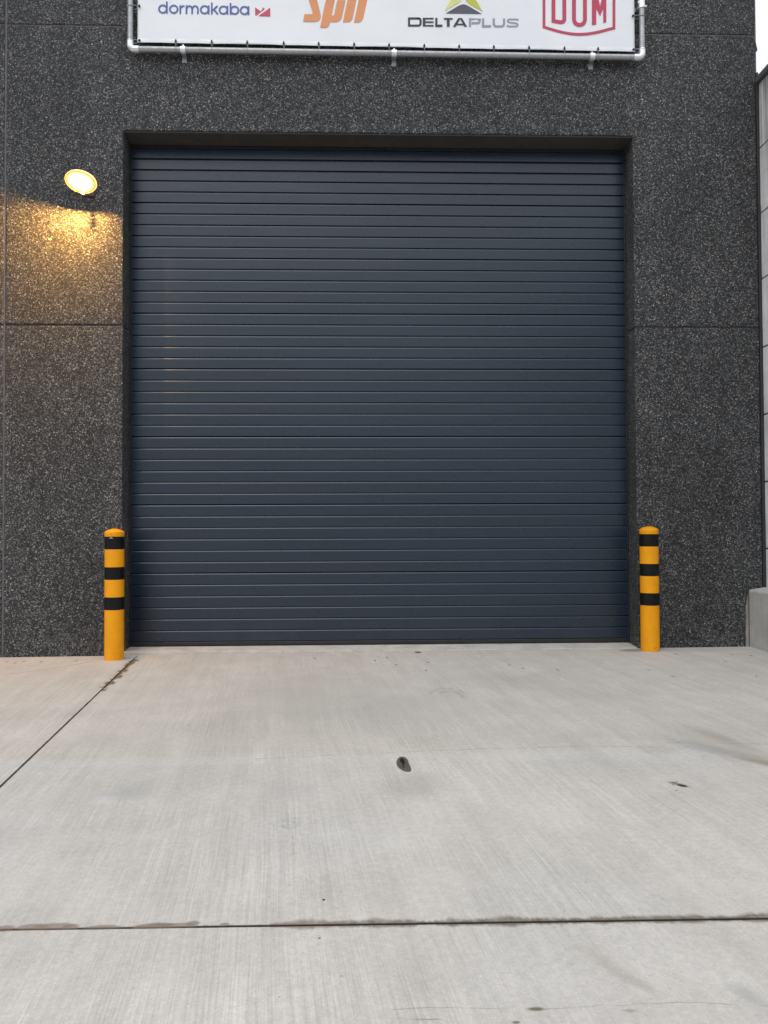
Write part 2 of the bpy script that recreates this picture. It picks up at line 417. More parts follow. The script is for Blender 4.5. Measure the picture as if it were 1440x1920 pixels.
    blot(757, 1430, 2.2, 4, 0, (.008, .008, .008), .97, .25, .3, 50)
    blot(756, 1436, 1.8, 5, R(10), (.018, .016, .014), .85, .35, .3, 50)
    blot(1264, 1467.5, 4.5, 1.6, R(-8), (.03, .028, .025), .95, .4, .2, 40)
    blot(1271, 1470.5, 15, 3.4, R(-18), (.19, .172, .15), .8, .5, .3, 30)
    blot(1279, 1473, 8, 2.6, R(-8), (.022, .018, .015), .95, .5, .2, 40)
    for q in ((1269, 1465), (1262, 1471.5), (1268.5, 1482)): blot(*q, 1.6, 1.2, 0, (.06, .055, .05), .7, .5, .2, 50)
    BR = (.285, .245, .185)
    blot(1345, 1381, 34, 13, R(-34), BR, .45, .8, .4, 7)
    blot(1400, 1419, 46, 11, R(-22), BR, .6, .8, .75, 13)
    blot(1432, 1430, 30, 5, R(-16), (.2, .165, .12), .5, .6, .4, 9)
    blot(1360, 1400, 60, 20, R(-30), (.38, .355, .32), .5, .8, .4, 6)
    blot(1310, 1400, 38, 12, R(-20), (.30, .305, .31), .5, .7, .9, 22)
    blot(1240, 1404, 40, 7, 0, BR, .25, .8, .5, 8)
    blot(1150, 1815, 50, 14, R(-42), (.34, .31, .27), .42, .8, .5, 9)
    blot(1200, 1845, 30, 9, R(-30), (.34, .31, .27), .35, .8, .5, 9)
    blot(1180, 1895, 12, 3, 0, (.2, .18, .1), .5, .7, .6, 30)
    blot(1005, 1892, 14, 3.4, 0, (.11, .10, .065), .85, .6, .5, 30)
    blot(968, 1917, 7, 3, 0, (.1, .09, .08), .8, .5, .5, 40)
    blot(1405, 1870, 30, 16, R(-40), (.30, .30, .28), .4, .8, .8, 20)
    blot(990, 1285, 90, 14, R(-14), (.42, .40, .37), .4, .8, .4, 4)
    blot(250, 1478, 44, 13, R(12), (.40, .40, .39), .38, .7, .8, 14)
    blot(195, 1500, 22, 7, R(0), (.60, .60, .59), .4, .7, .5, 10)
    blot(240, 1490, 36, 10, R(0), (.3, .3, .29), .25, .7, 1.1, 50)
    blot(540, 1480, 60, 14, R(0), (.30, .29, .28), .22, .8, 1.3, 60)
    blot(780, 1470, 50, 22, R(0), (.25, .24, .23), .30, .8, 1.4, 60)
    blot(690, 1330, 140, 36, 0, (.40, .38, .35), .35, .8, .4, 3)
    blot(560, 1290, 120, 26, 0, (.44, .42, .38), .35, .8, .4, 3)
    for q in ((8, 1741, 18, 6.5), (62, 1738, 28, 6), (100, 1737, 34, 7), (132, 1738, 16, 5), (190, 1738.5, 34, 4.2), (262, 1737.5, 11, 2.5), (300, 1735, 30, 4), (285, 1736, 34, 5.5), (330, 1734, 34, 3.6), (362, 1731.5, 13, 5), (421, 1732.5, 9, 2.8)):
        blot(*q, R(1), (.215, .168, .128), .72, .3, .3, 22)
    blot(607, 1687, 2.6, 1.8, 0, (.02, .02, .02), .97, .3, .1, 40)
    blot(599, 1759, 2.4, 1.6, 0, (.04, .04, .04), .9, .3, .2, 40)
    blot(784, 1223, 6.5, 1.6, 0, (.06, .055, .05), .9, .3, .2, 20)
    blot(194, 1294, 5.0, 1.8, 0, (.11, .09, .07), .9, .3, .2, 20)
    for q in ((799, 1257), (703, 1238), (726, 1233), (802, 1242), (743, 1246), (980, 1253), (1216, 1256), (1408, 1229), (1372, 1227), (640, 1830), (1360, 1240), (1262, 1268), (13, 1241), (45, 1240), (28, 1243), (77, 1241), (143, 1239), (1418, 1268), (590, 1234), (1045, 1256), (1268, 1226), (955, 1247)):
        blot(*q, 2.4, 1.0, random.uniform(-.3, .3), (.09, .085, .08), .75, .4, .2, 20)
    # grey patches round the bollard feet
    blot(246, 1231, 17, 5.5, R(8), (.43, .455, .49), .9, .15, .15, 6)
    blot(1186, 1219.5, 22, 2.4, R(0), (.19, .18, .175), .8, .3, .3, 10)
    blot(1290, 1219, 90, 3.5, 0, (.43, .45, .475), .6, .5, .3, 6)
    # broken arc scratched by a turning wheel
    def arc(px, py, a, b, w, k, lo, hi):
        nonlocal c
        p = gr(px, py); v = m.vm('SUBTRACT', m.flat, (p.x, p.y, 0)); v = m.vm('MULTIPLY', v, (1/a, 1/b, 0))
        ss = m.sep(v)
        ang = m.math('ARCTAN2', ss['Y'], ss['X'])
        r = m.math('ABSOLUTE', m.math('SUBTRACT', m.vm('LENGTH', v), 1.))
        q = m.math('MULTIPLY', m.math('SUBTRACT', 1., m.mapr(r, w*.5, w)), m.math('MULTIPLY', m.mapr(ang, lo, lo+.3), m.mapr(ang, hi, hi-.3)))
        q = m.math('MULTIPLY', q, m.mapr(noisev(22, 3), .3, .6, .35, 1.))
        c = m.mix(m.math('MULTIPLY', q, k), c, (.25, .245, .235))
    arc(845, 1306, .075, .15, .25, .42, -.5, 2.6)
    arc(842, 1306, .120, .24, .14, .32, .2, 2.9)
    arc(545, 1543, .030, .045, .3, .3, -3.0, 3.1)
    arc(545, 1543, .014, .02, .5, .3, -3.0, 3.1)

    m.col(c)
    h = m.math('ADD', m.math('MULTIPLY', l1, 1.), m.math('MULTIPLY', l2, .8))
    bb = m.bump(m.math('MULTIPLY', h, mask), .0022, .8)
    m.bump(b3, .0015, .6, bb)
    return m.m
PAVE = ground_mat()
SOIL = simple('joint dirt', (.03, .025, .02), .95, 0, .3, 30)
FARG = concrete('yard asphalt', (.075, .074, .072), .05, .2).m

def struct(name, bm, mat, **k):
    o = obj(name, bm, mat, **k); o['kind'] = 'structure'; return o
bm = bmesh.new()
for q in [((-400, -400), (400, -400), (400, 400), (-400, 400))]:
    bm.faces.new([bm.verts.new((a, b, gz(0)-.16 )) for a, b in q])
struct('ground', bm, FARG)
bm = bmesh.new()
bm.faces.new([bm.verts.new((a, b, gz(a)-.022)) for a, b in ((-11, -15.5), (9.5, -15.5), (9.5, .0), (-11, .0))])
struct('joint_bed', bm, SOIL)
G = .0035
def slab(pts):
    bm = bmesh.new()
    a = [bm.verts.new((x, y, gz(x))) for x, y in pts]; b = [bm.verts.new((x, y, gz(x)-.12)) for x, y in pts]
    bm.faces.new(a); bm.faces.new(b[::-1]); n = len(pts)
    for i in range(n):
        j = (i+1) % n; bm.faces.new((a[j], a[i], b[i], b[j]))
    bmesh.ops.recalc_face_normals(bm, faces=bm.faces)
    struct('concrete_slab', bm, PAVE, bevel=.003)
FY = -.22                                   # front face of the wall
e = FY-.004
slab([(-11, yj(-11)+G), (xl(YJ)-G, YJ+G), (xl(e)-G, e), (-11, e)])
slab([(xl(YJ)+G, YJ+G), (9.5, yj(9.5)+G), (9.5, e), (xl(e)+G, e)])
slab([(-11, -9.8), (xl(-9.8)-G, -9.8), (xl(YJ)-G, YJ-G), (-11, yj(-11)-G)])
slab([(xl(-9.8)+G, -9.8), (9.5, -9.8), (9.5, yj(9.5)-G), (xl(YJ)+G, YJ-G)])
slab([(-11, -15.5), (9.5, -15.5), (9.5, -9.8-2*G), (-11, -9.8-2*G)])

# ------------------------------------------------------------ warehouse
XL, XR, TOP = -2.062, 2.420, 4.520
bld = thing('warehouse', 'dark pebbled concrete warehouse with a wide closed anthracite overhead door', 'building', (0, FY, 0))
def part(name, bm, mat, parent, **k):
    o = obj(name, bm, mat, **k); o.parent = parent
    o.matrix_parent_inverse = Matrix.Identity(4)
    # meshes are modelled in world coordinates: shift by the parent's place
    off = Vector((0, 0, 0)); p = parent
    while p: off += p.location; p = p.parent
    if k.get('loc') is not None: o.location = Vector(k['loc']) - off
    else: o.location = -off
    return o
JX0, JX1 = -3.075, 3.535
J1, J2z = 2.812, 5.440
g = .005
bm = bmesh.new(); box(bm, JX0+.008, XL, FY, FY+.16, -.15, J1-g); part('wall_panel', bm, WALL, bld, bevel=.009)
bm = bmesh.new(); box(bm, XR, JX1, FY, FY+.16, -.15, J1-g); part('wall_panel', bm, WALL, bld, bevel=.009)
bm = bmesh.new(); prism(bm, [(JX0+.008, J1+g), (XL, J1+g), (XL, TOP), (XR, TOP), (XR, J1+g), (JX1, J1+g), (JX1, J2z-g), (JX0+.008, J2z-g)], FY, FY+.16)
part('wall_panel', bm, WALL, bld, bevel=.009)
bm = bmesh.new(); box(bm, JX0+.006, JX1-.006, FY, FY+.16, J2z+g, 7.6); part('wall_panel', bm, WALL, bld, bevel=.009)
for a, b in ((-.15, J1-g), (J1+g, J2z-g), (J2z+g, 7.6)):
    bm = bmesh.new(); box(bm, -9.5, JX0-.008, FY, FY+.16, a, b); part('wall_panel', bm, WALL, bld, bevel=.009)
# joint sealant
bm = bmesh.new(); box(bm, JX0-.008, JX0+.008, FY+.005, FY+.1, -.1, 7.6); part('joint_sealant', bm, SEAL, bld)
for a, b, zj, mt_ in ((-9.5, JX0-.0082, J1, DSEAL), (JX0+.0082, XL, J1, DSEAL), (XR, JX1, J1, DSEAL), (-9.5, JX0-.0082, J2z, SEAL), (JX0+.0082, JX1, J2z, SEAL)):
    bm = bmesh.new(); box(bm, a, b, FY+.008, FY+.1, zj-g, zj+g); part('joint_sealant', bm, mt_, bld)
# inner leaf round the opening
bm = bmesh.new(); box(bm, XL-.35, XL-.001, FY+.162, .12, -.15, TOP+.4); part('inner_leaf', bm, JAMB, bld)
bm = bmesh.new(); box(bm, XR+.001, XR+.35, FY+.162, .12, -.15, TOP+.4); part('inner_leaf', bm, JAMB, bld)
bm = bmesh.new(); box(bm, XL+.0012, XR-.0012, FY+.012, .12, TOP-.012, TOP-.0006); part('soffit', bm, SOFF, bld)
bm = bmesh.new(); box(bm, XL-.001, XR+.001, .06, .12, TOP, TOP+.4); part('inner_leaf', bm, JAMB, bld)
# side wall, roof edge and floor of the hall so that it is a solid building
bm = bmesh.new(); box(bm, JX1-.16, JX1-.004, FY+.1602, 12, -.15, 7.6); box(bm, -9.5, -9.34, FY+.1602, 12, -.15, 7.6); box(bm, -9.34, JX1-.16, 11.84, 12, -.15, 7.6)
part('side_wall', bm, WALL, bld)
bm = bmesh.new(); box(bm, -9.6, JX1+.06, FY-.06, 12.1, 7.601, 7.70); part('roof', bm, DSEAL, bld, bevel=.01)
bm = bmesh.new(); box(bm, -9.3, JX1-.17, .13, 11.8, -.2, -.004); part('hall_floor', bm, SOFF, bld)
# black weather strip in the corner with the boundary wall, and its clipped flashing
bm = bmesh.new()
for a, b, w in ((.50, J1-.01, .030), (J1-.01, 3.9, .026), (3.9, 5.10, .022)): box(bm, JX1+.0005, JX1+w, FY-.012, FY+.05, a, b-.001)
part('weather_strip', bm, DSEAL, bld, bevel=.004)
bm = bmesh.new(); prism(bm, [(JX1+.0005, 5.30), (JX1+.020, 5.302), (JX1+.004, 5.38), (JX1+.0005, 5.38)], FY-.004, FY+.06); part('flashing', bm, DSEAL, bld)
bm = bmesh.new(); box(bm, JX1-.003, JX1+.009, FY+.002, FY+.12, 5.101, 7.5); part('weather_strip', bm, SEAL, bld)

# threshold
bm = bmesh.new()
v = [(-.0, -.001), (-.222, -.012), (-.222, -.15), (.12, -.15), (.12, -.001)]
A = [bm.verts.new((XL+.002, a, b)) for a, b in v]; B = [bm.verts.new((XR-.002, a, b)) for a, b in v]
bm.faces.new(A); bm.faces.new(B[::-1])
for i in range(5): bm.faces.new((A[i], B[i], B[(i+1) % 5], A[(i+1) % 5]))
bmesh.ops.recalc_face_normals(bm, faces=bm.faces)
part('threshold', bm, SILL, bld, bevel=.004)

# sectional door: eight insulated sections, each with ribs rolled into its skin
door = bpy.data.objects.new('sectional_door', None); S.collection.objects.link(door)
door.parent = bld; door.location = (0, -FY, 0); door['label'] = 'anthracite grey ribbed overhead door, closed'
def section(z0, z1, n):
    """front skin profile (y,z) from the top edge down; rib grooves open between ribs"""
    p = []; pitch = (z1-z0)/n
    p.append((.016, z1-.0006)); p.append((.0078, z1-.0020)); p.append((.0036, z1-.0056)); p.append((.0010, z1-.0108)); p.append((0, z1-.0145))
    for i in range(1, n):
        z = z1 - i*pitch
        p += [(0, z+.0046), (.0030, z+.0044), (.0150, z+.0040), (.0150, z-.0006), (.0078, z-.0020), (.0036, z-.0056), (.0010, z-.0108), (0, z-.0145)]
    p += [(0, z0+.0056), (.003, z0+.0050), (.016, z0+.0044)]
    bm = bmesh.new()
    x0, x1 = XL+.006, XR-.006
    p = [(.04, z1-.0010)] + p + [(.04, z0+.0044)]
    a = [bm.verts.new((x0, y, z)) for y, z in p]; b = [bm.verts.new((x1, y, z)) for y, z in p]
    for i in range(len(p)):
        j = (i+1) % len(p); bm.faces.new((a[i], a[j], b[j], b[i]))
    bm.faces.new(a[::-1]); bm.faces.new(b)
    bmesh.ops.recalc_face_normals(bm, faces=bm.faces)
    return part('door_section', bm, DOOR, door)
zs = [.040, .650, 1.260, 1.870, 2.480, 2.980, 3.480, 3.980, 4.480]
for a, b in zip(zs, zs[1:]): section(a, b, 6 if b-a > .55 else 5)
bm = bmesh.new(); box(bm, XL+.006, XR-.006, -.003, .034, .005, .0405); part('bottom_seal', bm, RUB, door, bevel=.006)
bm = bmesh.new(); box(bm, XL+.003, XR-.003, .0095, .05, 4.4805, TOP-.0125); part('top_seal', bm, RUB, door, bevel=.004)
for s, x in ((1, XL), (-1, XR)):
    bm = bmesh.new(); a, b = sorted((x+s*.0015, x+s*.013)); box(bm, a, b, -.012, -.0006, .006, TOP-.014)
    part('side_seal', bm, RUB, door, bevel=.002)

# ------------------------------------------------------------ boundary wall on the right, with its coping, and the low wall before it
WX, WT = 3.562, 5.005
bw = thing('boundary_wall', 'tall pale grey precast concrete wall with dark coping meeting the right corner of the warehouse', 'wall', (WX, -2, 0))
bm = bmesh.new()
# blocks laid in courses with a shallow open joint; one mesh
cs = [.30, .85, 1.44, 2.035, 2.635, 3.245, 3.835, 4.42, WT]
y0, y1 = FY+.3, -7.5
for i, (a, b) in enumerate(zip(cs, cs[1:])):
    box(bm, WX, WX+.2, y1, y0, a+.007, b-.007)
part('blockwork', bm, CONC, bw, bevel=.004)
bm = bmesh.new(); box(bm, WX+.010, WX+.19, y1+.01, y0-.002, .2, WT-.009); part('pointing', bm, simple('dark joint mortar', (.11, .105, .10), .8, 0, .2, 20), bw)
bm = bmesh.new(); box(bm, WX-.03, WX+.23, y1-.02, y0+.01, WT+.001, WT+.05); part('coping', bm, simple('grey coping metal', (.15, .155, .17), .5, .3, .1, 8), bw, bevel=.004)
lw = thing('low_wall', 'low rendered concrete wall at the foot of the tall boundary wall, right edge', 'low wall', (3.41, -2, 0))
bm = bmesh.new()
pr = [(3.408, -.2), (3.408, .478), (3.418, .490), (WX-.001, .512), (WX-.001, -.2)]
A = [bm.verts.new((a, FY-.003, b)) for a, b in pr]; B = [bm.verts.new((a, -7.5, b)) for a, b in pr]
bm.faces.new(A); bm.faces.new(B[::-1])
for i in range(5): bm.faces.new((A[i], B[i], B[(i+1) % 5], A[(i+1) % 5]))
bmesh.ops.recalc_face_normals(bm, faces=bm.faces)
part('wall_body', bm, LOWC, lw, bevel=.006)
bm = bmesh.new()
pts = [(3.4075, -.03)]; z = -.03
left = []
while z < .46:
    left.append((3.377 + random.uniform(-.006, .006) + .028*max(0, (z-.3)/.16)**2, z)); z += .011
pts = [(3.4075, -.03), (3.4075, .475)] + left[::-1]
prism(bm, pts, FY-.0035, FY-.0002); part('mortar_strip', bm, MORT, lw)
bm = bmesh.new(); box(bm, 3.4005, 3.4075, FY-.006, FY-.0037, -.03, .47); part('mortar_strip', bm, simple('dark gap filler', (.12, .11, .1), .8, 0, .3, 30), lw)  # thin darker strip along the edge of the low wall

# ------------------------------------------------------------ bollards
def bollard(x, y, label, base, screw):
    t = thing('bollard', label, 'bollard', (x, y, base), 'yellow and black bollards either side of the door')
    r = .0785
    bm = bmesh.new(); lathe(bm, [(r, -.10), (r, .9835)], n=64); o = obj('post', bm, YEL, smooth=True, parent=t)
    for z0, z1 in ((.377, .482), (.627, .731), (.879, .983)):
        bm = bmesh.new(); lathe(bm, [(r+.0003, z0+.04-.0002), (r+.0012, z0+.0403), (r+.0012, z1+.0397), (r+.0003, z1+.04)], n=64, cap=False)
        obj('black_band', bm, BLK, smooth=True, parent=t)
    bm = bmesh.new(); R2 = r+.0016
    prof = [(r+.0005, 1.0236), (R2-.0006, 1.0240), (R2, 1.0248), (R2, 1.0600), (R2-.001, 1.0640), (R2-.004, 1.0672)]
    for k in range(1, 9):
        a = k/8; prof.append(((R2-.004)*(1-a), 1.0672+.024*(1-(1-a)**1.9)))
    lathe(bm, prof, n=64, cap=False)
    for v in bm.verts: v.co.z += .0
    o = obj('cap', bm, YEL, smooth=True, parent=t)
    for p in o.data.polygons: p.use_smooth = True
    if screw:
        bm = bmesh.new(); bmesh.ops.create_uvsphere(bm, u_segments=12, v_segments=8, radius=.0035)
        bmesh.ops.translate(bm, verts=bm.verts, vec=(-.005, -R2-.0005, 1.046)); obj('screw', bm, RUB, smooth=True, parent=t)
        bm = bmesh.new()
        w = []
        for a, b in ((-.020, 1.008), (.014, 1.008), (.001, 1.0232), (-.006, 1.0232)):
            ang = (a)/(r+.002); w.append(((r+.002)*math.sin(ang), -(r+.002)*math.cos(ang), b))
        bm.faces.new([bm.verts.new(c) for c in w]); bm.faces.new([bm.verts.new((a*1.02, b*1.02, c)) for a, b, c in w])
        obj('tape_nick', bm, simple('bare grey metal', (.30, .30, .33), .5, .2), parent=t)
    else:
        bm = bmesh.new()
        pts = []
        for k in range(9):
            a = -.05+k/8*.42; pts.append(((r+.0004)*math.sin(a), -(r+.0004)*math.cos(a), .062-.004*math.sin(k/8*math.pi)))
        tube(bm, pts, .0016, 6); obj('scratch', bm, simple('scratched primer', (.25, .12, .03), .7), parent=t)
    return t
pL = at(214.2, 1200, -.4105); pR = at(1219.0, 1200, -.3655)
bollard(pL.x, -.49+.0795, 'yellow and black bollard with a pale nick on its top band, below the lit lamp', gz(pL.x)+.0, True)
bollard(pR.x, -.445+.0795, 'yellow bollard with a thin scratch low on its post, near the pale wall', gz(pR.x)-.025, False)

# ------------------------------------------------------------ wall lamp
LZ = at(151, 341, FY-.19)
lamp = thing('wall_lamp', 'lit amber floodlight tilted down on the wall to the left of the door', 'lamp', (LZ.x, FY, LZ.z))
TILT = R(36)
def emis(name, core, rim, ks, kr, rad):
    m = bpy.data.materials.new(name); m.use_nodes = True; t = m.node_tree; t.nodes.clear()
    N = t.nodes.new; l = t.links.new
    tc = N('ShaderNodeTexCoord'); ln = N('ShaderNodeVectorMath'); ln.operation = 'LENGTH'
    mp = N('ShaderNodeVectorMath'); mp.operation = 'MULTIPLY'; mp.inputs[1].default_value = (1/rad[0], 1/rad[1], 0)
    l(tc.outputs['Object'], mp.inputs[0]); l(mp.outputs[0], ln.inputs[0])
    mr = N('ShaderNodeMapRange'); mr.inputs[1].default_value = .50; mr.inputs[2].default_value = 1.0; mr.interpolation_type = 'SMOOTHSTEP'
    l(ln.outputs['Value'], mr.inputs[0])
    mc = N('ShaderNodeMix'); mc.data_type = 'RGBA'; mc.inputs[6].default_value = (*core, 1); mc.inputs[7].default_value = (*rim, 1)
    ms = N('ShaderNodeMapRange'); ms.inputs[3].default_value = ks; ms.inputs[4].default_value = kr
    l(mr.outputs[0], mc.inputs[0]); l(mr.outputs[0], ms.inputs[0])
    e = N('ShaderNodeEmission'); o = N('ShaderNodeOutputMaterial')
    l(mc.outputs[2], e.inputs['Color']); l(ms.outputs[0], e.inputs['Strength']); l(e.outputs[0], o.inputs[0])
    return m
GLOW = emis('glowing lamp glass', (1, .84, .50), (1, .42, .04), 9, 1.3, (.125, .086))  # dimmer orange edge of the glass imitates the lamp's bloom
GREYM = simple('lamp housing paint', (.10, .10, .105), .45, .3)
def ell(bm, a, b, prof):
    rings = []
    for s, z in prof:
        rings.append([bm.verts.new((a*s*math.cos(t*math.tau/48), b*s*math.sin(t*math.tau/48), z)) for t in range(48)])
    for p, q in zip(rings, rings[1:]):
        for i in range(48): bm.faces.new((p[i], p[(i+1) % 48], q[(i+1) % 48], q[i]))
    bm.faces.new(rings[0][::-1]); bm.faces.new(rings[-1])
    bmesh.ops.recalc_face_normals(bm, faces=bm.faces)
hd = bpy.data.objects.new('lamp_head', None); S.collection.objects.link(hd); hd.parent = lamp
hd.location = (0, -.19, 0)
# local +Z of the head looks outward and down; the head also hangs a little askew
nrm = Vector((-.02, -math.cos(TILT), -math.sin(TILT))).normalized()
q = nrm.to_track_quat('Z', 'Y'); hd.rotation_mode = 'QUATERNION'
from mathutils import Quaternion
yax = q @ Vector((0, 1, 0)); hd.rotation_quaternion = Quaternion(nrm, R(-13)) @ q
bm = bmesh.new(); ell(bm, .122, .083, [(.55, -.055), (.82, -.045), (1, -.024), (1, -.0005)]); o = obj('housing', bm, GREYM, parent=hd, bevel=.003)
bm = bmesh.new(); ell(bm, .125, .086, [(1, .0005), (.99, .002), (.9, .005), (.7, .0068), (.4, .0077), (.1, .008)]); obj('lamp_glass', bm, GLOW, parent=hd, smooth=True)
bm = bmesh.new(); rg = []
for a_, b_, z_ in ((.1252, .0862, .0015), (.1300, .0910, .0005), (.1300, .0910, -.022), (.1230, .0840, -.022)):
    rg.append([bm.verts.new((a_*math.cos(k*math.tau/48), b_*math.sin(k*math.tau/48), z_)) for k in range(48)])
for k in range(4):
    p_, q_ = rg[k], rg[(k+1) % 4]
    for i in range(48): bm.faces.new((p_[i], p_[(i+1) % 48], q_[(i+1) % 48], q_[i]))
bmesh.ops.recalc_face_normals(bm, faces=bm.faces)
bz = bpy.data.materials.new('added halo rim'); bz.use_nodes = True  # glowing rim added to imitate the lamp's orange halo
bz.node_tree.nodes['Principled BSDF'].inputs['Emission Color'].default_value = (1, .34, .02, 1); bz.node_tree.nodes['Principled BSDF'].inputs['Emission Strength'].default_value = 2.4
obj('halo_rim', bm, bz, parent=hd)
bm = bmesh.new(); tube(bm, [(0, -.002, -.0), (0, -.09, .005), (0, -.15, .03)], .012, 12); box(bm, -.05, .05, -.014, -.0005, -.04, .06)
obj('bracket', bm, GREYM, parent=lamp, bevel=.002)
bm = bmesh.new(); bmesh.ops.create_uvsphere(bm, u_segments=16, v_segments=10, radius=.009)
ds = at(156.5, 364, FY-.152); bmesh.ops.translate(bm, verts=bm.verts, vec=Vector((ds.x-LZ.x, -.152, ds.z-LZ.z)))
tube(bm, [(ds.x-LZ.x, -.152, ds.z-LZ.z), (ds.x-LZ.x, -.13, ds.z-LZ.z+.05)], .006, 8)
obj('sensor_knob', bm, ZINC, parent=lamp, smooth=True)
# the burner sits just in front of the reflector and is turned in towards the wall; the reflector's rim cuts it off
al = bpy.data.lights.new('lamp_light', 'AREA'); al.shape = 'DISK'; al.size = .03; al.spread = R(165)
al.energy = 56; al.color = (1, .50, .12)
ao = bpy.data.objects.new('lamp_light', al); S.collection.objects.link(ao); ao.parent = lamp
ao.location = Vector((0, -.19, 0)) + nrm*.021
ao.rotation_euler = Vector((.56, -.45, .70)).to_track_quat('Z', 'Y').to_euler()

# ------------------------------------------------------------ banner on its tube frame
PY = FY-.052                                # plane of the tube centres
BL = at(244.5, 92, PY); BR_ = at(1204, 108, PY)
ZB = (BL.z+BR_.z)/2
XA, XB = BL.x, BR_.x; ZT = ZB + 1.75
fr = thing('pipe_framework', 'galvanised tube frame with bright elbows bolted to the wall over the door', 'pipe frame', ((XA+XB)/2, PY, ZB))
def fpart(name, bm, mat, **k): return part(name, bm, mat, fr, **k)
r = .0242
zc = at(1200, 9, PY).z                       # coupling on the right upright
def slope(x): return BL.z + (BR_.z-BL.z)*(x-XA)/(XB-XA)
for p, q in (((XA+.055, PY, slope(XA)), (XB-.055, PY, slope(XB))), ((XA+.055, PY, ZT), (XB-.055, PY, ZT)), ((XA, PY, BL.z+.055), (XA, PY, ZT-.055)), ((XB, PY, BR_.z+.055), (XB, PY, ZT-.055))):
    bm = bmesh.new(); tube(bm, [Vector(p).lerp(Vector(q), k/8) for k in range(9)], r, 24); fpart('tube', bm, GALV, smooth=True)
for x, z, sx_, sz_ in ((XA, BL.z, 1, 1), (XB, BR_.z, -1, 1), (XA, ZT, 1, -1), (XB, ZT, -1, -1)):
    bm = bmesh.new(); pts = [(x+sx_*.075, PY, z), (x+sx_*.04, PY, z)]
    for k in range(1, 8):
        a = k/8*math.pi/2; pts.append((x+sx_*(.035-.035*math.sin(a)), PY, z+sz_*(.035-.035*math.cos(a))))
    pts += [(x, PY, z+sz_*.04), (x, PY, z+sz_*.075)]
    tube(bm, pts, .0285, 24); fpart('elbow', bm, ZINC, smooth=True)
bm = bmesh.new(); tube(bm, [(XB, PY, zc-.004), (XB, PY, zc+.12)], .0285, 24); box(bm, XB-.034, XB-.022, PY-.01, PY+.012, zc+.01, zc+.03); fpart('coupling', bm, ZINC, bevel=.002)
bm = bmesh.new(); tube(bm, [(XA, PY, zc+.3), (XA, PY, zc+.42)], .0285, 24); fpart('coupling', bm, ZINC)
TABM = galv('shaded zinc foot', (.30, .33, .36), (.22, .25, .28), .45, .7)  # darker copy of the zinc: the foot's shade is put into its colour
def clamp(x, z, vert=0, side=-1):
    """saddle round the tube, strap behind and a drilled foot against the wall"""
    bm = bmesh.new(); w = .022
    def P(a, y, b): return (x+a, y, z+b) if not vert else (x+b, y, z+a)
    n = 20; rr = .0275; R3 = .0300
    for rad, flip in ((rr, 0), (R3, 1)):
        pass
    ring = []
    for i in range(n):
        t = i/n*math.tau
        ring.append([bm.verts.new(P(s_*w, PY+rad*math.cos(t), rad*math.sin(t))) for rad in (rr, R3) for s_ in (-1, 1)])
    for i in range(n):
        a, b = ring[i], ring[(i+1) % n]
        bm.faces.new((a[2], a[3], b[3], b[2])); bm.faces.new((a[0], b[0], b[1], a[1])); bm.faces.new((a[0], a[2], b[2], b[0])); bm.faces.new((a[1], b[1], b[3], a[3]))
    s = side
    def bx(a0, a1, y0_, y1_, b0, b1):
        p, q = P(a0, y0_, b0), P(a1, y1_, b1)
        box(bm, *sorted((p[0], q[0])), *sorted((p[1], q[1])), *sorted((p[2], q[2])))
    bx(-.007, .007, PY-.008, PY+.008, -s*.031, -s*.042)
    bmesh.ops.recalc_face_normals(bm, faces=bm.faces)
    o = fpart('pipe_clamp', bm, ZINC, bevel=.0012)
    bm = bmesh.new(); bx(-w+.002, w-.002, FY-.006, FY-.0005, s*.001, s*.086); bx(-w+.003, w-.003, PY+.02, FY-.0062, s*.024, s*.034)
    f_ = part('clamp_foot', bm, TABM, o, bevel=.001)
    bm = bmesh.new(); c_ = P(0, FY-.0075, s*.078)
    bmesh.ops.create_uvsphere(bm, u_segments=12, v_segments=8, radius=.0065); bmesh.ops.translate(bm, verts=bm.verts, vec=c_)
    part('bolt', bm, GALV, o, smooth=True)
for px in (343.5, 739, 1110):
    p = at(px, 100, PY); clamp(p.x, slope(p.x))
for x in (XA, XB):
    for z in ((ZB+.9), ZT-.35): clamp(x, z, 1, 1 if x < 0 else -1)
p = at(1197, 14, PY); clamp(XB, p.z+.01, 1, -1)
for x in (XA+.6, 0, XB-.6): clamp(x, ZT, 0, 1)

# printed sheet
SY = PY-.004
E0 = at(258, 79.5, SY); E1 = at(1190, 97, SY)
sx0, sx1 = E0.x, E1.x; ST = ZT-.062
def hem(x):
    t = (x-sx0)/(sx1-sx0); return E0.z + (E1.z-E0.z)*t
bn = thing('banner', 'white vinyl advertising banner printed with four company logos, laced above the door', 'banner', ((sx0+sx1)/2, SY, ZB))
bm = bmesh.new(); NX, NZ = 180, 40
tie_x = []
gridv = []
ties = [262.5, 329.5, 397, 463.5, 532, 597.5, 664, 729.5, 795.5, 861, 926, 992, 1058.5, 1121.5, 1188]
tx = [at(a, 82, SY).x for a in ties]
def scallop(x):
    for a, b in zip(tx, tx[1:]):
        if a <= x <= b: return math.sin(math.pi*(x-a)/(b-a))
    return 0
for i in range(NX+1):
    x = sx0+(sx1-sx0)*i/NX; col = []
    for j in range(NZ+1):
        z0 = hem(x)+.0035*scallop(x); z = z0+(ST-z0)*j/NZ
        d = math.exp(-j/2.2)
        col.append(bm.verts.new((x, SY+.0022*d*scallop(x)+.0010*math.sin(x*5+z*3), z)))
    gridv.append(col)
for i in range(NX):
    for j in range(NZ): bm.faces.new((gridv[i][j], gridv[i+1][j], gridv[i+1][j+1], gridv[i][j+1]))
sh = part('sheet', bm, VINYL, bn, smooth=True)
